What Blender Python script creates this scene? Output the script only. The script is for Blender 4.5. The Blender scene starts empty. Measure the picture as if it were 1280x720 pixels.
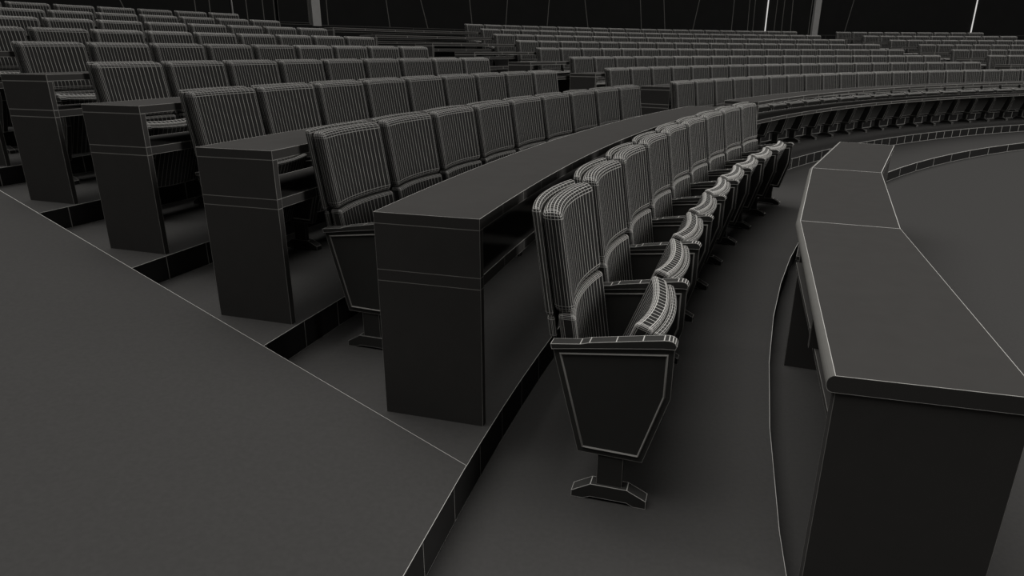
import bpy, math, random
from mathutils import Vector

random.seed(7)
scn = bpy.context.scene
COL = scn.collection
scn.view_settings.view_transform = 'Standard'
scn.view_settings.look = 'None'
scn.view_settings.exposure = 0.0
scn.view_settings.gamma = 1.0

# ------------------------------------------------------------------ site layout
FOC = 837.6            # focal length in px of a 1280 px wide frame
TILT = 0.3377          # camera pitched down
EYE = 1.374
CX, CY = 15.915, -2.740    # centre of the round hall
TH = 0.1268            # height of one tier
DROP = 0.116           # stage floor below the first floor
R_EDGE = 15.734        # edge of the lowest walkway
R_NOSE = 16.699        # nosing of the first tier
PITCH = 1.0095         # depth of one tier
R_DESK = 16.725        # front edge of the first curved desk
DESK_D = 0.374
R_ROW0 = 16.436        # chair row on the lowest walkway
R_ROW = 16.590         # chair rows on tiers (plus k * PITCH)
BACK_W = 0.476
R_WALL = 26.3


def pol(r, a, z=0.0):
    return Vector((CX + r * math.sin(a), CY - r * math.cos(a), z))


def dist(p):
    return math.sqrt(p[0] ** 2 + p[1] ** 2 + (p[2] - EYE) ** 2)


def tw(p, lo=0.0011, hi=0.006, k=0.00055):
    """half width of the pale edge line that trims a surface at p"""
    return max(lo, min(hi, dist(p) * k))


# ------------------------------------------------------------------ materials
def material(name, col, rough=0.9, spec=0.08, noise=0.12, scale=30.0, bump=0.0, emit=0.0):
    m = bpy.data.materials.new(name)
    m.use_nodes = True
    nt = m.node_tree
    b = nt.nodes['Principled BSDF']
    b.inputs['Roughness'].default_value = rough
    b.inputs['Specular IOR Level'].default_value = spec
    tc = nt.nodes.new('ShaderNodeTexCoord')
    nz = nt.nodes.new('ShaderNodeTexNoise')
    nz.inputs['Scale'].default_value = scale
    nz.inputs['Detail'].default_value = 4
    nt.links.new(tc.outputs['Object'], nz.inputs['Vector'])
    rp = nt.nodes.new('ShaderNodeValToRGB')
    lo = [c * (1 - noise) for c in col]
    hi = [c * (1 + noise) for c in col]
    rp.color_ramp.elements[0].position = 0.3
    rp.color_ramp.elements[1].position = 0.7
    rp.color_ramp.elements[0].color = (*lo, 1)
    rp.color_ramp.elements[1].color = (*hi, 1)
    nt.links.new(nz.outputs['Fac'], rp.inputs['Fac'])
    nt.links.new(rp.outputs['Color'], b.inputs['Base Color'])
    if bump:
        bp = nt.nodes.new('ShaderNodeBump')
        bp.inputs['Strength'].default_value = bump
        bp.inputs['Distance'].default_value = 0.002
        nt.links.new(nz.outputs['Fac'], bp.inputs['Height'])
        nt.links.new(bp.outputs['Normal'], b.inputs['Normal'])
    if emit:
        b.inputs['Emission Color'].default_value = (1.0, 0.98, 0.95, 1)
        b.inputs['Emission Strength'].default_value = emit
    return m


M_FLOOR = material('dark_carpet', (0.082, 0.080, 0.077), noise=0.05, scale=60)
M_DESK = material('charcoal_laminate', (0.083, 0.080, 0.076), noise=0.03, scale=14)
M_FAB = material('charcoal_fabric', (0.048, 0.047, 0.045), noise=0.06, scale=90)
M_SHELL = material('charcoal_shell', (0.070, 0.069, 0.065), noise=0.03, scale=20)
M_LINE = material('pale_edging', (0.80, 0.785, 0.745), noise=0.03, scale=25)
M_LINE_C = material('fabric_piping', (0.52, 0.51, 0.485), noise=0.03, scale=25)
M_LINE_D = material('muted_edging', (0.42, 0.41, 0.385), noise=0.03, scale=25)
M_LINE_F = material('faint_edging', (0.22, 0.215, 0.20), noise=0.03, scale=25)
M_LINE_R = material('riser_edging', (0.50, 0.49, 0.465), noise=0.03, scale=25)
M_RISER = material('shaded_riser', (0.036, 0.035, 0.034), noise=0.05, scale=20)  # floor grey darkened, so shade on the upright faces is in the colour
M_WALL = material('black_wall_panel', (0.026, 0.026, 0.025), noise=0.05, scale=3)
M_POST = material('grey_post', (0.62, 0.61, 0.59), noise=0.04, scale=8)
M_GLOW = material('light_slit', (0.8, 0.8, 0.78), noise=0.02, scale=8, emit=0.55)


# ------------------------------------------------------------------ mesh builder
class MB:
    """collects polygons; every polygon gets a narrow inlaid line along chosen edges"""

    small = 0.68

    def __init__(self):
        self.v = []
        self.key = {}
        self.f = []
        self.m = []

    def vid(self, p):
        k = (round(p[0], 5), round(p[1], 5), round(p[2], 5))
        i = self.key.get(k)
        if i is None:
            i = len(self.v)
            self.v.append((p[0], p[1], p[2]))
            self.key[k] = i
        return i

    def face(self, pts, mat):
        ids = []
        for p in pts:
            i = self.vid(p)
            if not ids or ids[-1] != i:
                ids.append(i)
        if len(ids) > 1 and ids[0] == ids[-1]:
            ids.pop()
        if len(set(ids)) < 3 or len(set(ids)) != len(ids):
            return
        self.f.append(ids)
        self.m.append(mat)

    def poly(self, pts, t=0.0, mask=None, base=0, line=1):
        pts = [Vector(p) for p in pts]
        # drop doubled points
        q = []
        mk = []
        n0 = len(pts)
        for i, p in enumerate(pts):
            if (p - pts[(i + 1) % n0]).length > 1e-5:
                q.append(p)
                mk.append(1 if mask is None else mask[i])
        pts = q
        n = len(pts)
        if n < 3:
            return
        if t <= 0 or not any(mk):
            self.face(pts, base)
            return
        nrm = Vector((0, 0, 0))
        for i in range(n):
            nrm += pts[i].cross(pts[(i + 1) % n])
        if nrm.length < 1e-12:
            return
        area = nrm.length / 2
        longest = max((pts[i] - pts[(i + 1) % n]).length for i in range(n))
        t = min(t, 0.36 * area / longest)
        nrm.normalize()
        e = [(pts[(i + 1) % n] - pts[i]).normalized() for i in range(n)]
        l = [nrm.cross(x) for x in e]
        T = [t * k for k in mk]
        inn = []
        for i in range(n):
            a, b = l[i - 1], l[i]
            g = a.dot(b)
            if abs(1 - g * g) < 1e-4:
                inn.append(pts[i] + b * max(T[i - 1], T[i]))
            else:
                al = (T[i - 1] - g * T[i]) / (1 - g * g)
                be = (T[i] - g * T[i - 1]) / (1 - g * g)
                inn.append(pts[i] + a * al + b * be)
        for i in range(n):
            if T[i] > 0:
                j = (i + 1) % n
                self.face([pts[i], pts[j], inn[j], inn[i]], line)
        self.face(inn, base)

    def box(self, lo, hi, t=0.0, fn=None):
        x0, y0, z0 = lo
        x1, y1, z1 = hi
        P = [(x0, y0, z0), (x1, y0, z0), (x1, y1, z0), (x0, y1, z0), (x0, y0, z1), (x1, y0, z1), (x1, y1, z1), (x0, y1, z1)]
        if fn:
            P = [fn(p) for p in P]
        for f in ((3, 2, 1, 0), (4, 5, 6, 7), (0, 1, 5, 4), (1, 2, 6, 5), (2, 3, 7, 6), (3, 0, 4, 7)):
            self.poly([P[i] for i in f], t)

    def prism(self, prof, x0, x1, t=0.0, tcap=None):
        """prof: (y, z) outline, extruded along x"""
        n = len(prof)
        a = [(x0, y, z) for y, z in prof]
        b = [(x1, y, z) for y, z in prof]
        area = sum(prof[i][0] * prof[(i + 1) % n][1] - prof[(i + 1) % n][0] * prof[i][1] for i in range(n))
        if area > 0:
            self.poly(b, t if tcap is None else tcap)
            self.poly(a[::-1], t if tcap is None else tcap)
            for i in range(n):
                j = (i + 1) % n
                self.poly([a[i], a[j], b[j], b[i]], t)
        else:
            self.prism(prof[::-1], x0, x1, t, tcap)

    def rbox(self, lo, hi, r, seg, nx, ny, nz, t, fn=None):
        """box with rounded edges and nx, ny, nz strips, bent by fn"""
        lo, hi = Vector(lo), Vector(hi)
        rr = [min(r, (hi[i] - lo[i]) * 0.499) for i in range(3)]

        def stations(i, n):
            s = [('a', lo[i], k) for k in range(seg)]
            a, b = lo[i] + rr[i], hi[i] - rr[i]
            out = []
            for k in range(seg):
                out.append(a - rr[i] * math.tan(math.pi / 4 * (1 - k / seg)))
            for k in range(n + 1):
                out.append(a + (b - a) * k / n)
            for k in range(1, seg + 1):
                out.append(b + rr[i] * math.tan(math.pi / 4 * k / seg))
            return out
        S = [stations(0, nx), stations(1, ny), stations(2, nz)]
        inlo = Vector([lo[i] + rr[i] for i in range(3)])
        inhi = Vector([hi[i] - rr[i] for i in range(3)])

        def rnd(p):
            q = Vector([max(inlo[i], min(inhi[i], p[i])) for i in range(3)])
            d = Vector([(p[i] - q[i]) / rr[i] for i in range(3)])
            if d.length > 1e-9:
                d.normalize()
                p = Vector([q[i] + d[i] * rr[i] for i in range(3)])
            return fn(p) if fn else p
        for ax in range(3):
            u, w = (ax + 1) % 3, (ax + 2) % 3
            for side in (0, 1):
                c = S[ax][0] if side == 0 else S[ax][-1]
                for i in range(len(S[u]) - 1):
                    for j in range(len(S[w]) - 1):
                        q = []
                        for a, b in ((i, j), (i + 1, j), (i + 1, j + 1), (i, j + 1)):
                            p = [0, 0, 0]
                            p[ax] = c
                            p[u] = S[u][a]
                            p[w] = S[w][b]
                            q.append(rnd(Vector(p)))
                        if side == 0:
                            q.reverse()
                        cell = min((q[0] - q[1]).length, (q[1] - q[2]).length)
                        f = self.small if cell < 0.018 else 1.0
                        if ax == 0:
                            f *= 0.45
                        self.poly(q, t * f)

    def mesh(self, name, mats):
        me = bpy.data.meshes.new(name)
        me.from_pydata(self.v, [], self.f)
        for m in mats:
            me.materials.append(m)
        for p, i in zip(me.polygons, self.m):
            p.material_index = min(i, len(mats) - 1)
        me.update()
        return me


def obj(name, me, parent=None, loc=(0, 0, 0), rz=0.0):
    o = bpy.data.objects.new(name, me)
    COL.objects.link(o)
    o.location = loc
    o.rotation_euler = (0, 0, rz)
    if parent is not None:
        o.parent = parent
    return o


def tag(o, label, cat, group=None):
    o['label'] = label
    o['category'] = cat
    if group:
        o['group'] = group
    return o


def struct(name, mb, mats, label=None):
    o = obj(name, mb.mesh(name, mats))
    o['kind'] = 'structure'
    if label:
        o['label'] = label
    return o


ORD = ['first', 'second', 'third', 'fourth', 'fifth', 'sixth', 'seventh', 'eighth', 'ninth', 'tenth', 'eleventh',
       'twelfth', 'thirteenth', 'fourteenth', 'fifteenth', 'sixteenth', 'seventeenth', 'eighteenth', 'nineteenth', 'twentieth']

A0, A1 = -1.42, -3.42       # angular extent of the stepped floor


# ------------------------------------------------------------------ setting
# stage floor
mb = MB()
n = 159
mb.face([pol(R_EDGE, -2.3689 + i * 2 * math.pi / n, -DROP) for i in range(n)], 0)
struct('floor', mb, [M_FLOOR, M_LINE], 'dark grey lower floor inside the rings of seats')


def ring_angles(phase, step, a0=A0, a1=A1):
    k0 = math.floor((a0 - phase) / step)
    out = []
    a = phase + k0 * step
    while a > a1:
        out.append(a)
        a -= step
    return out


def ring_step(name, r_in, r_out, z, zlow, phase, step, label, seam=True):
    mb = MB()
    an = ring_angles(phase, step)
    for a, b in zip(an[:-1], an[1:]):
        p = pol(r_in, (a + b) / 2, z)
        t = tw(p, hi=0.0075)
        # tread, with its nosing line on the inner edge only
        mb.poly([pol(r_in, a, z), pol(r_out, a, z), pol(r_out, b, z), pol(r_in, b, z)], t, (0, 0, 0, 1))
        # riser, its shade painted in with darker face and edge colours
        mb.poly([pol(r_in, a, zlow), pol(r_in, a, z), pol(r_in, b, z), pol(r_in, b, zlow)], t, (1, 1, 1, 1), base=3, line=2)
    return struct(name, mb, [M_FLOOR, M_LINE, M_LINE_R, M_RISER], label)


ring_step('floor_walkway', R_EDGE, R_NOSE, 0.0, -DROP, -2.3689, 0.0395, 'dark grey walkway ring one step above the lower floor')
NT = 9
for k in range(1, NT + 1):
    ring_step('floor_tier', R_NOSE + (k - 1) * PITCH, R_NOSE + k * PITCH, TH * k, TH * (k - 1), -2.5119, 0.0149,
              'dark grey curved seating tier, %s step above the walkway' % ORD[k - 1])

# ramp over the left ends of the tiers
E0 = Vector((-0.146, 1.835, 0))
E1 = Vector((-2.683, 3.740, 0))
ED = (E1 - E0) / 3.0


def edge_at(r):
    lo, hi = -1.0, 12.0
    for _ in range(50):
        m = (lo + hi) / 2
        p = E0 + ED * m
        if math.hypot(p.x - CX, p.y - CY) < r:
            lo = m
        else:
            hi = m
    p = E0 + ED * lo
    return math.atan2(p.x - CX, -(p.y - CY))


mb = MB()
NR = 8
for k in range(1, NR + 1):
    r0, r1 = R_NOSE + (k - 1) * PITCH, R_NOSE + k * PITCH
    z0, z1 = TH * k + 0.0015, TH * (k + 1) + 0.0015
    if k == NR:
        z1 = z0
    e0, e1 = edge_at(r0), edge_at(r1)
    m = 14
    for i in range(m):
        f0, f1 = i / m, (i + 1) / m
        a, b = e0 + (A0 - e0) * f0, e0 + (A0 - e0) * f1
        c, d = e1 + (A0 - e1) * f0, e1 + (A0 - e1) * f1
        pts = [pol(r0, a, z0), pol(r0, b, z0), pol(r1, d, z1), pol(r1, c, z1)]
        mb.poly(pts[::-1], tw(pts[0]) * 1.1, (0, 0, 1 if k == 1 else 0, 1 if i == 0 else 0)) if False else \
            mb.poly([pts[0], pts[1], pts[2], pts[3]], tw(pts[0]) * 1.1, (1 if k == 1 else 0, 0, 0, 1 if i == 0 else 0))
    # side of the ramp down to the tread
    mb.poly([pol(r0, e0, z0), pol(r1, e1, z1), pol(r1, e1, TH * k), pol(r0, e0, TH * k)], 0)
struct('ramp', mb, [M_FLOOR, M_LINE], 'smooth dark grey aisle ramp rising at the left over the tiers')

# ------------------------------------------------------------------ back wall
zb, zt = 1.0, 5.2
SEAMS = [  # angle at z = 2, lean in metres per metre, extra wide line
    (-1.60, 0.0), (-1.80, 0.1), (-1.95, -0.1), (-2.05, 0.1), (-2.145, 0.37), (-2.1924, -0.02), (-2.2016, -0.02), (-2.2304, 0.0), (-2.2422, 0.0),
    (-2.2523, 0.0), (-2.2804, 0.0), (-2.2978, 0.0), (-2.3553, 0.117), (-2.3955, 0.29), (-2.4447, 0.11), (-2.4855, -0.094),
    (-2.5349, -0.087), (-2.5890, 0.2), (-2.6588, 0.125), (-2.6924, 0.139), (-2.7291, -0.194), (-2.7847, 0.0), (-2.8058, 0.03),
    (-2.8145, 0.02), (-2.8430, 0.0), (-2.8547, 0.01), (-2.8661, 0.05), (-2.8925, 0.0), (-2.9027, 0.0), (-2.9425, -0.177),
    (-3.1095, 0.0), (-3.25, 0.1), (-3.42, 0.0)]
mb = MB()
for i in range(len(SEAMS) - 1):
    a, sa = SEAMS[i]
    b, sb = SEAMS[i + 1]
    ra = R_WALL + (0.05 if i % 2 else 0.0)
    rb = R_WALL + (0.0 if i % 2 else 0.05)

    def wp(ang, lean, r, z):
        return pol(r, ang + lean * (z - 2.0) / R_WALL, z)
    q = [wp(a, sa, ra, zb), wp(a, sa, ra, zt), wp(b, sb, rb, zt), wp(b, sb, rb, zb)]
    t = tw(q[0], hi=0.011, k=0.0006)
    mb.poly(q, t, (1, 0, 1, 0))
struct('wall_back', mb, [M_WALL, M_LINE_F], 'black faceted back wall with thin slanting seams')

# stepped plinth that carries the wall
mb = MB()
z = TH * NT
r = R_NOSE + NT * PITCH
an = ring_angles(-2.5119, 0.0447)
for s in range(6):
    zn = z + TH
    for a, b in zip(an[:-1], an[1:]):
        q = [pol(r, a, z), pol(r, a, zn), pol(r, b, zn), pol(r, b, z)]
        t = tw(q[0], hi=0.006)
        mb.poly(q, t, (1 if (int(abs(a) * 1000) + s) % 3 == 0 else 0, 1, 0, 1))
        mb.poly([pol(r, a, zn), pol(r + 0.09, a, zn), pol(r + 0.09, b, zn), pol(r, b, zn)], t, (0, 0, 0, 0))
    z = zn
    r += 0.09
struct('baseboard_back', mb, [M_WALL, M_LINE_F], 'black stepped plinth along the foot of the back wall')
PLINTH = z


def wall_strip(name, a, w, depth, mats, z0, z1, label, r=None, t=0.006):
    rr = (R_WALL if r is None else r)
    h = w / 2 / rr
    mb = MB()
    q = [pol(rr - depth, a + h), pol(rr - depth, a - h), pol(rr, a - h), pol(rr, a + h)]
    lo = [Vector((p.x, p.y, z0)) for p in q]
    hi = [Vector((p.x, p.y, z1)) for p in q]
    for i in range(4):
        j = (i + 1) % 4
        mb.poly([lo[i], lo[j], hi[j], hi[i]], t)
    mb.poly(hi, 0)
    mb.poly(lo[::-1], 0)
    return struct(name, mb, mats, label)


wall_strip('trim_1', -2.2843, 0.19, 0.10, [M_POST, M_LINE], 1.88, 5.2, 'grey upright post on the back wall at the left')
wall_strip('trim_2', -2.8975, 0.20, 0.10, [M_POST, M_LINE], 1.80, 5.2, 'grey upright post on the back wall at the right')
wall_strip('trim_3', -2.2177, 0.018, 0.03, [M_POST], PLINTH, 5.2, 'thin pale slit on the back wall behind the left block')
wall_strip('trim_4', -2.8300, 0.022, 0.03, [M_GLOW], PLINTH, 5.2, 'thin pale slit on the back wall left of the right post')
wall_strip('trim_5', -3.1090, 0.024, 0.03, [M_GLOW], PLINTH, 5.2, 'bright thin upright slit on the back wall at far right')
# door leaf beside the left post
mb = MB()
an = [-2.2535, -2.2790]
q = [pol(R_WALL - 0.03, an[0], 1.93), pol(R_WALL - 0.03, an[0], 4.2), pol(R_WALL - 0.03, an[1], 4.2), pol(R_WALL - 0.03, an[1], 1.93)]
mb.poly(q, 0.007)
q2 = [pol(R_WALL + 0.02, an[0], 1.93), pol(R_WALL + 0.02, an[0], 4.2), pol(R_WALL + 0.02, an[1], 4.2), pol(R_WALL + 0.02, an[1], 1.93)]
for i in range(4):
    mb.poly([q[i], q[(i + 1) % 4], q2[(i + 1) % 4], q2[i]], 0)
struct('door_1', mb, [M_WALL, M_LINE_F], 'black door leaf beside the left grey post')

# ------------------------------------------------------------------ curved desks
DZ_TOP, DZ_SLAB, DZ_SH1, DZ_SH0 = 0.75, 0.712, 0.551, 0.511


def arc_slab(r0, r1, z0, z1, angles, hi=0.006, phase_seams=True):
    """curved board from angles[0] to angles[-1]"""
    mb = MB()
    for a, b in zip(angles[:-1], angles[1:]):
        pm = pol(r0, (a + b) / 2, z1)
        t = tw(pm, hi=hi)
        fa = 1 if a == angles[0] else 0
        fb = 1 if b == angles[-1] else 0
        mb.poly([pol(r0, a, z1), pol(r1, a, z1), pol(r1, b, z1), pol(r0, b, z1)], t, (fa, 1, fb, 1))
        mb.poly([pol(r0, b, z0), pol(r1, b, z0), pol(r1, a, z0), pol(r0, a, z0)], t, (fb, 1, fa, 1))
        mb.poly([pol(r0, a, z0), pol(r0, a, z1), pol(r0, b, z1), pol(r0, b, z0)], t, (1, 1, 1, 1), line=2)
        mb.poly([pol(r1, b, z0), pol(r1, b, z1), pol(r1, a, z1), pol(r1, a, z0)], t, (1, 1, 1, 1), line=2)
    for a, rev in ((angles[0], True), (angles[-1], False)):
        q = [pol(r0, a, z0), pol(r0, a, z1), pol(r1, a, z1), pol(r1, a, z0)]
        if rev:
            q.reverse()
        mb.poly(q, tw(q[0], hi=hi), line=2)
    return mb


def radial_panel(r0, r1, a, th, z0, z1, lines=()):
    """upright board on a radius, thickness th running towards smaller angles"""
    mb = MB()
    zz = [z0] + list(lines) + [z1]
    s = 1 if th > 0 else -1
    for k in range(len(zz) - 1):
        c = [pol(r0, a), pol(r1, a), pol(r1, a - th / r1), pol(r0, a - th / r0)]
        lo = [Vector((p.x, p.y, zz[k])) for p in c]
        hi = [Vector((p.x, p.y, zz[k + 1])) for p in c]
        t = tw(hi[0])
        for i in range(4):
            j = (i + 1) % 4
            q = [lo[i], lo[j], hi[j], hi[i]]
            mb.poly(q if s < 0 else q[::-1], t * 0.9, (0 if k == 0 else 1, 1, 1, 1) if s < 0 else (1, 1, 0 if k == 0 else 1, 1), line=2)
        if k == len(zz) - 2:
            mb.poly(hi, 0)
        if k == 0:
            mb.poly(lo[::-1], 0)
    return mb


def local_mesh(mb, org):
    mb.v = [(x - org.x, y - org.y, z - org.z) for x, y, z in mb.v]
    return mb


def curved_desk(k, a0, a1, step, label, group):
    z = TH * k
    rf = R_DESK + (k - 1) * PITCH
    rb = rf + DESK_D
    n = max(2, round((a0 - a1) / step))
    ang = [a0 + (a1 - a0) * i / n for i in range(n + 1)]
    org = pol(rf + DESK_D / 2, (a0 + a1) / 2, z)
    root = obj('curved_desk', None, loc=org)
    tag(root, label, 'desk', group)
    mats = [M_DESK, M_LINE, M_LINE_D]

    def part(name, mb):
        return obj(name, local_mesh(mb, org).mesh(name, mats), root)
    part('desktop', arc_slab(rf, rb, z + DZ_SLAB, z + DZ_TOP, ang))
    pin = 0.03 / rf
    ang2 = [a0 - pin + (a1 - a0 + 2 * pin) * i / n for i in range(n + 1)]
    part('shelf', arc_slab(rf + 0.004, rb - 0.004, z + DZ_SH0, z + DZ_SH1, ang2))
    part('end_panel', radial_panel(rf, rb, a0, 0.03, z, z + DZ_SLAB, (z + DZ_SH0, z + DZ_SH1)))
    part('end_panel', radial_panel(rf, rb, a1, -0.03, z, z + DZ_SLAB, (z + DZ_SH0, z + DZ_SH1)))
    return root


# ------------------------------------------------------------------ chairs
LEAN = 0.147
ZT = 0.935


def bend(p):
    x, y, z = p
    return Vector((x, y - 0.034 * (1 - (x / 0.242) ** 2) + (ZT - z) * LEAN, z))


def back_cushion(t, seg, nx):
    mb = MB()
    mb.rbox((-0.239, -0.068, 0.612), (0.239, -0.004, 0.935), 0.026, seg, nx, 1, 1, t, bend)
    return mb


def lumbar(t, seg, nx):
    mb = MB()
    mb.rbox((-0.233, -0.058, 0.335), (0.233, -0.002, 0.608), 0.014, seg, nx, 1, 1, t, bend)
    return mb


def shell(t, seg, nx):
    mb = MB()
    mb.rbox((-0.241, -0.098, 0.60), (0.241, -0.071, 0.942), 0.013, max(1, seg - 1), nx, 1, 1, t, bend)
    mb.rbox((-0.233, -0.094, 0.525), (0.233, -0.070, 0.598), 0.010, max(1, seg - 1), nx, 1, 1, t, bend)
    return mb


ST, CT = math.sin(math.radians(21)), math.cos(math.radians(21))


def seat_fn(p):
    # slab coordinates: x across, y through the thickness, z from hinge to front edge
    x, y, z = p
    y = y + 0.030 * (1 - (x / 0.243) ** 2)
    return Vector((x, 0.080 + y * CT + z * ST, 0.220 - y * ST + z * CT))


def seat_pad(t, seg, nx):
    mb = MB()
    mb.rbox((-0.243, -0.004, 0.0), (0.243, 0.054, 0.418), 0.014, seg, nx, 1, 1, t, seat_fn)
    return mb


def seat_pan(t, seg, nx):
    mb = MB()
    mb.rbox((-0.238, 0.057, 0.0), (0.238, 0.082, 0.412), 0.008, 1, nx, 1, 1, t, seat_fn)
    return mb


PANEL = [(-0.014, 0.520), (0.075, 0.170), (0.280, 0.165), (0.350, 0.400), (0.350, 0.562)]


def inset2d(poly, d):
    n = len(poly)
    out = []
    area = sum(poly[i][0] * poly[(i + 1) % n][1] - poly[(i + 1) % n][0] * poly[i][1] for i in range(n))
    s = 1 if area > 0 else -1
    for i in range(n):
        p0, p1, p2 = Vector(poly[i - 1]), Vector(poly[i]), Vector(poly[(i + 1) % n])
        e1, e2 = (p1 - p0).normalized(), (p2 - p1).normalized()
        n1, n2 = Vector((-e1.y, e1.x)) * s, Vector((-e2.y, e2.x)) * s
        o = (n1 + n2) * d / (1 + n1.dot(n2))
        out.append((p1.x + o.x, p1.y + o.y))
    return out


def side_panel(t):
    mb = MB()
    mb.prism(PANEL, -0.016, 0.016, t)
    return mb


def bead(t):
    """raised moulding on both faces of the side panel"""
    mb = MB()
    a = inset2d(PANEL, 0.016)
    b = inset2d(PANEL, 0.0195)
    c = inset2d(PANEL, 0.0235)
    n = len(a)
    for s in (1, -1):
        for i in range(n):
            j = (i + 1) % n
            for p, q, xp, xq in ((a, b, 0.0155, 0.0205), (b, c, 0.0205, 0.0155)):
                f = [(s * xp, *p[i]), (s * xp, *p[j]), (s * xq, *q[j]), (s * xq, *q[i])]
                mb.poly(f if s > 0 else f[::-1], t)
    return mb


def armrest(t):
    top = [(-0.020, 0.534), (0.072, 0.545), (0.100, 0.553), (0.180, 0.566), (0.258, 0.579), (0.318, 0.588),
           (0.332, 0.589), (0.343, 0.587), (0.351, 0.582), (0.356, 0.573)]
    bot = [(0.352, 0.562), (0.318, 0.561), (0.100, 0.533), (-0.016, 0.517)]
    mb = MB()
    mb.prism(top + bot, -0.022, 0.022, t)
    return mb


def pedestal(t):
    mb = MB()
    mb.box((-0.013, 0.140, 0.045), (0.013, 0.222, 0.175), t)
    return mb


def foot(t):
    mb = MB()
    prof = [(0.060, 0.0), (0.060, 0.022), (0.122, 0.058), (0.240, 0.058), (0.302, 0.028), (0.302, 0.0), (0.262, 0.0), (0.240, 0.010), (0.122, 0.010), (0.100, 0.0)]
    mb.prism(prof, -0.023, 0.023, t)
    return mb


MF = [M_FAB, M_LINE_C]
MS = [M_SHELL, M_LINE_C]
MD = [M_SHELL, M_LINE_D]
MB_ = [M_LINE_D, M_LINE_D]
MFN = [M_FAB, M_LINE]
MSN = [M_SHELL, M_LINE]
LOD = {}
#        line, seg, strips
SPEC = [(0.0016, 2, 16), (0.0016, 2, 16), (0.0018, 2, 15), (0.0019, 2, 14), (0.0022, 2, 12)]


def lod(i, bright=False):
    if (i, bright) not in LOD:
        t, seg, nx = SPEC[i]
        te = t
        MB.small = 0.68 if i < 3 else 0.95
        mf = MFN if bright else MF
        ms = MSN if bright else MS
        LOD[i, bright] = dict(back=back_cushion(t, seg, nx).mesh('backrest', mf), lum=lumbar(t, seg, nx).mesh('lumbar_cushion', mf),
                      shell=shell(t, seg, nx).mesh('back_shell', ms), seat=seat_pad(t * (1.5 if i > 1 else 1.15), seg, nx).mesh('seat', mf),
                      pan=seat_pan(t * 0.8, seg, nx if i < 3 else 1).mesh('seat_pan', ms), panel=side_panel(t * 0.9).mesh('side_panel', MD),
                      bead=bead(t * 0.7).mesh('bead', MB_), arm=armrest(te).mesh('armrest', ms),
                      ped=pedestal(te * 0.7).mesh('pedestal', MD), foot=foot(te).mesh('foot', ms))
    return LOD[i, bright]


ONE = {}


def single(i, pitch, last):
    """one-piece chair for far rows"""
    key = (i, round(pitch, 3), last)
    if key not in ONE:
        L = lod(i)
        v, f, m = [], [], []
        items = [('back', 0), ('lum', 0), ('shell', 0), ('seat', 0), ('pan', 0)]
        xs = [pitch / 2] + ([-pitch / 2] if last else [])
        for x in xs:
            items += [(k, x) for k in ('panel', 'arm', 'ped', 'foot')]
        for k, x in items:
            me = L[k]
            o = len(v)
            sx = min(1.0, (pitch / 2 - 0.031) / 0.243) if k in ('seat', 'pan') else 1.0
            v += [(p.co.x * sx + x, p.co.y, p.co.z) for p in me.vertices]
            for p in me.polygons:
                f.append([o + q for q in p.vertices])
                m.append(p.material_index + (2 if k in ('panel', 'ped') and p.material_index else 0))
        me = bpy.data.meshes.new('auditorium_chair')
        me.from_pydata(v, [], f)
        for q in (M_FAB, M_LINE_C, M_SHELL, M_LINE_D):
            me.materials.append(q)
        for p, i_ in zip(me.polygons, m):
            p.material_index = i_
        me.update()
        ONE[key] = me
    return ONE[key]


PROTO = {}


def chair(r, a, z, pitch, detail, last, label, group):
    p = pol(r, a, z)
    d = dist(p)
    i = 0 if d < 2.6 else 1 if d < 4.2 else 2 if d < 7.5 else 3 if d < 12 else 4
    if not detail:
        o = obj('auditorium_chair', single(i, pitch, last), loc=p, rz=a)
        tag(o, label, 'chair', group)
        return o
    L = lod(i, pitch > 0.56)
    root = obj('auditorium_chair', None, loc=p, rz=a)
    tag(root, label, 'chair', group)
    wide = 1.045 if pitch > 0.56 else 1.0
    for nm, ky in (('backrest', 'back'), ('lumbar_cushion', 'lum'), ('back_shell', 'shell')):
        obj(nm, L[ky], root).scale = (wide, 1, 1)
    s = obj('seat', L['seat'], root)
    s.scale = (min(1.0, (pitch / 2 - 0.031) / 0.243), 1, 1)
    obj('seat_pan', L['pan'], s)
    for x in [pitch / 2] + ([-pitch / 2] if last else []):
        pn = obj('side_panel', L['panel'], root, (x, 0, 0))
        obj('armrest', L['arm'], pn)
        obj('bead_moulding', L['bead'], pn)
        pd = obj('pedestal', L['ped'], root, (x, 0, 0))
        obj('foot', L['foot'], pd)
    return root


def cam_xy(p):
    c, s = math.cos(TILT), math.sin(TILT)
    x, y, z = p[0], p[1], p[2] - EYE
    d = y * c - z * s
    return 640 + FOC * x / d, 360 + FOC * (-y * s - z * c) / d


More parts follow.
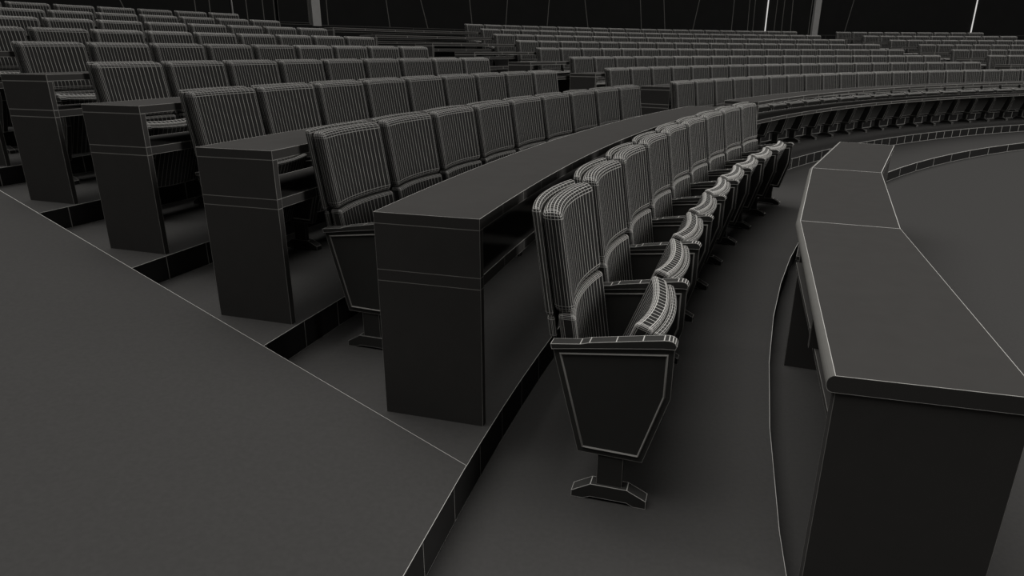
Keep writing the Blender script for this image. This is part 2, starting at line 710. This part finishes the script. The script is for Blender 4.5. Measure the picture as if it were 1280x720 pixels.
# left block: (first far top corner angle, pitch)
LEFT = {0: (-1.8888, 0.0344 * R_ROW0)}
for k, s_, p_ in ((1, -1.9204, .0303), (2, -1.9394, .0283), (3, -1.9550, .0272), (4, -1.9670, .0261)):
    LEFT[k] = (s_, p_ * (R_ROW + k * PITCH))
for k, e_, pm in ((5, -2.1791, .543), (6, -2.1822, .547), (7, -2.1811, .547), (8, -2.1811, .552)):
    LEFT[k] = (e_ + 8 * pm / (R_ROW + k * PITCH), pm)
for k in range(0, 9):
    s_, pm = LEFT[k]
    r = R_ROW0 if k == 0 else R_ROW + k * PITCH
    for i in range(9):
        a = s_ - i * pm / r + (0.496 if k == 0 else BACK_W) / 2 / r
        if cam_xy(pol(r, a - 0.25 / r, TH * k + 0.93))[0] < -6:
            continue
        if k == 0:
            lab = 'ribbed tip-up chair, %s from the camera in the front row on the walkway' % ORD[i]
        else:
            lab = 'ribbed tip-up chair, %s from the ramp in the %s row of the left block' % (ORD[i], ORD[k])
        chair(r, a, TH * k, pm, k <= 4, i == 8, lab, 'tip-up chairs, left block, %s row' % ORD[k])

MID_L = {1: -2.2167, 2: -2.2311, 3: -2.2674, 4: -2.2933, 5: -2.3243, 6: -2.3449, 7: -2.3706, 8: -2.3887}
MID_R = {2: -2.8112, 3: -2.8136, 4: -2.8142, 5: -2.8277, 6: -2.8199, 7: -2.8245, 8: -2.8254}
for k in range(1, 9):
    r = R_ROW + k * PITCH
    pm = ((MID_L[k] - MID_R[k]) * r - BACK_W) / 19 if k in MID_R else 0.0308 * r
    for i in range(20):
        a = MID_L[k] - (i * pm + BACK_W / 2) / r
        if cam_xy(pol(r, a, TH * k + 0.93))[0] > 1293:
            continue
        lab = 'ribbed tip-up chair, %s from the left in the %s row of the middle block' % (ORD[i], ORD[k - 1])
        chair(r, a, TH * k, pm, k == 1, i == 19, lab, 'tip-up chairs, middle block, %s row' % ORD[k - 1])

for k in range(2, 9):
    r = R_ROW + k * PITCH
    pm = 0.552
    st = -2.8865 if k < 8 else -2.8826
    for i in range(9):
        a = st - (i * pm + BACK_W / 2) / r
        if cam_xy(pol(r, a + 0.24 / r, TH * k + 0.93))[0] > 1283:
            continue
        lab = 'ribbed tip-up chair, %s from the aisle in the %s row of the right block' % (ORD[i], ORD[k - 1])
        chair(r, a, TH * k, pm, False, i == 8, lab, 'tip-up chairs, right block, %s row' % ORD[k - 1])

# ------------------------------------------------------------------ desks in front of the rows
F = {1: -1.8627, 2: -1.8831, 3: -1.9021, 4: -1.9190, 5: -1.9345, 6: -1.9485, 7: -1.961, 8: -1.972}
FE = {k: -2.1672 if k < 3 else -2.172 for k in range(1, 9)}
for k in range(1, 9):
    curved_desk(k, F[k], FE[k], 0.01433, 'long dark curved desk with open shelf before the %s row of the left block' % ORD[k],
                'curved desks of the left block')
FM = {1: -2.2250, 2: -2.2225, 3: -2.2240, 4: -2.2255, 5: -2.2280, 6: -2.2375, 7: -2.2277, 8: -2.2270}
for k in range(1, 9):
    curved_desk(k, FM[k], -2.8160 if k < 8 else -2.822, 0.0290,
                'long dark curved desk with open shelf before the %s row of the middle block' % ORD[k - 1],
                'curved desks of the middle block')
for k in range(3, 9):
    curved_desk(k, -2.866, -3.088, 0.0290,
                'dark curved desk with open shelf before the %s row of the right block' % ORD[k - 1],
                'curved desks of the right block')

# ------------------------------------------------------------------ polygonal front desk on the lower floor
FA = [-1.8425, -1.9510, -2.0585, -2.1640]
RO, RI = 15.706, 15.262
ROV = [15.719, 15.697, 15.703, 15.706]   # outer radius at each corner
ZF = 0.629
TF = 0.046
org = pol(15.5, -2.0, -DROP)
root = obj('front_desk', None, loc=org)
tag(root, 'broad dark front desk in three straight segments with rounded edge on the lower floor', 'desk')
rad = TF / 2
rx = 0.018
prof = []       # (radius offset from RO, z) bullnose towards the chairs
for i in range(11):
    u = math.pi / 2 - math.pi * i / 10
    prof.append((-rx + rx * math.cos(u), ZF - rad + rad * math.sin(u)))
mb = MB()
for s in range(3):
    a, b = FA[s], FA[s + 1]
    va, vb = ROV[s], ROV[s + 1]
    t = tw(pol(RO, (a + b) / 2, ZF))
    o = prof[0][0]
    mb.poly([pol(RI, a, ZF), pol(va + o, a, ZF), pol(vb + o, b, ZF), pol(RI, b, ZF)], t * 1.15)
    mb.poly([pol(RI, b, ZF - TF), pol(vb + o, b, ZF - TF), pol(va + o, a, ZF - TF), pol(RI, a, ZF - TF)], t)
    mb.poly([pol(RI, a, ZF - TF), pol(RI, a, ZF), pol(RI, b, ZF), pol(RI, b, ZF - TF)], t)
    for (o0, z0), (o1, z1) in zip(prof[:-1], prof[1:]):
        mb.poly([pol(vb + o0, b, z0), pol(va + o0, a, z0), pol(va + o1, a, z1), pol(vb + o1, b, z1)], 0, base=3)
for a, rev in ((FA[0], False), (FA[3], True)):
    q = [pol(RI, a, ZF), pol(RI, a, ZF - TF)] + [pol((ROV[3] if rev else ROV[0]) + o, a, z) for o, z in reversed(prof)]
    mb.poly(q[::-1] if rev else q, 0.0011)
obj('desktop', local_mesh(mb, org).mesh('desktop', [M_DESK, M_LINE, M_LINE_D, M_LINE_F]), root)


def fd_part(name, mb):
    return obj(name, local_mesh(mb, org).mesh(name, [M_DESK, M_LINE_D, M_LINE_D]), root)


fd_part('end_panel', radial_panel(RI + 0.01, RO - 0.012, FA[0] - 0.0003, 0.04, -DROP, ZF - TF))
fd_part('end_panel', radial_panel(RI + 0.01, RO - 0.014, FA[3] + 0.0003, -0.04, -DROP, ZF - TF))
for s in (1, 2):
    fd_part('partition', radial_panel(RI + 0.03, RO - 0.048, FA[s] + 0.0005, 0.03, -DROP, ZF - TF))


def chord_board(r0, r1, z0, z1, a, b):
    mb = MB()
    c = [pol(r0, a), pol(r1, a), pol(r1, b), pol(r0, b)]
    lo = [Vector((p.x, p.y, z0)) for p in c]
    hi = [Vector((p.x, p.y, z1)) for p in c]
    t = tw(hi[0])
    mb.poly(hi, t)
    mb.poly(lo[::-1], t)
    for i in range(4):
        j = (i + 1) % 4
        mb.poly([lo[j], lo[i], hi[i], hi[j]], t)
    return mb


for s in range(3):
    a, b = FA[s], FA[s + 1]
    d = 0.0035
    fd_part('modesty_panel', chord_board(RI + 0.012, RI + 0.03, -DROP, ZF - TF, a - d, b + d))
    fd_part('shelf', chord_board(RI + 0.032, RO - 0.034, ZF - 0.209, ZF - 0.189, a - d, b + d))
    am = a + (b - a) * 0.36
    fd_part('divider', radial_panel((RI + 0.04) * 0.9988, (RO - 0.014) * 0.9988, am, 0.02, ZF - 0.188, ZF - TF))

# ------------------------------------------------------------------ light
sun = bpy.data.lights.new('sun', 'SUN')
sun.energy = 1.78
sun.angle = math.radians(62)
sun.color = (1.0, 0.985, 0.97)
so = bpy.data.objects.new('sun', sun)
COL.objects.link(so)
so.location = (0, 0, 12)
so.rotation_euler = Vector((-0.26, 0.12, 0.94)).to_track_quat('Z', 'Y').to_euler()

al = bpy.data.lights.new('stage_fill', 'AREA')  # added fill that brightens the stage-facing chair fronts, not an actual hall lamp
al.shape = 'DISK'
al.size = 7.0
al.energy = 820.0
al.color = (1.0, 0.985, 0.97)
ao = bpy.data.objects.new('stage_fill', al)
COL.objects.link(ao)
ao.location = (CX, CY, 6.0)
ao.rotation_euler = (Vector((CX, CY, 6.0)) - Vector((3.0, 9.0, 0.5))).to_track_quat('Z', 'Y').to_euler()

w = bpy.data.worlds.new('world')
scn.world = w
w.use_nodes = True
bg = w.node_tree.nodes['Background']
bg.inputs['Color'].default_value = (1.0, 0.98, 0.95, 1)
bg.inputs['Strength'].default_value = 0.012

# ------------------------------------------------------------------ camera
cam = bpy.data.cameras.new('camera')
cam.sensor_width = 36
cam.lens = FOC * 36 / 1280
cam.clip_start = 0.05
cam.clip_end = 200
co = bpy.data.objects.new('camera', cam)
COL.objects.link(co)
co.location = (0, 0, EYE)
co.rotation_euler = (math.pi / 2 - TILT, 0, 0)
scn.camera = co
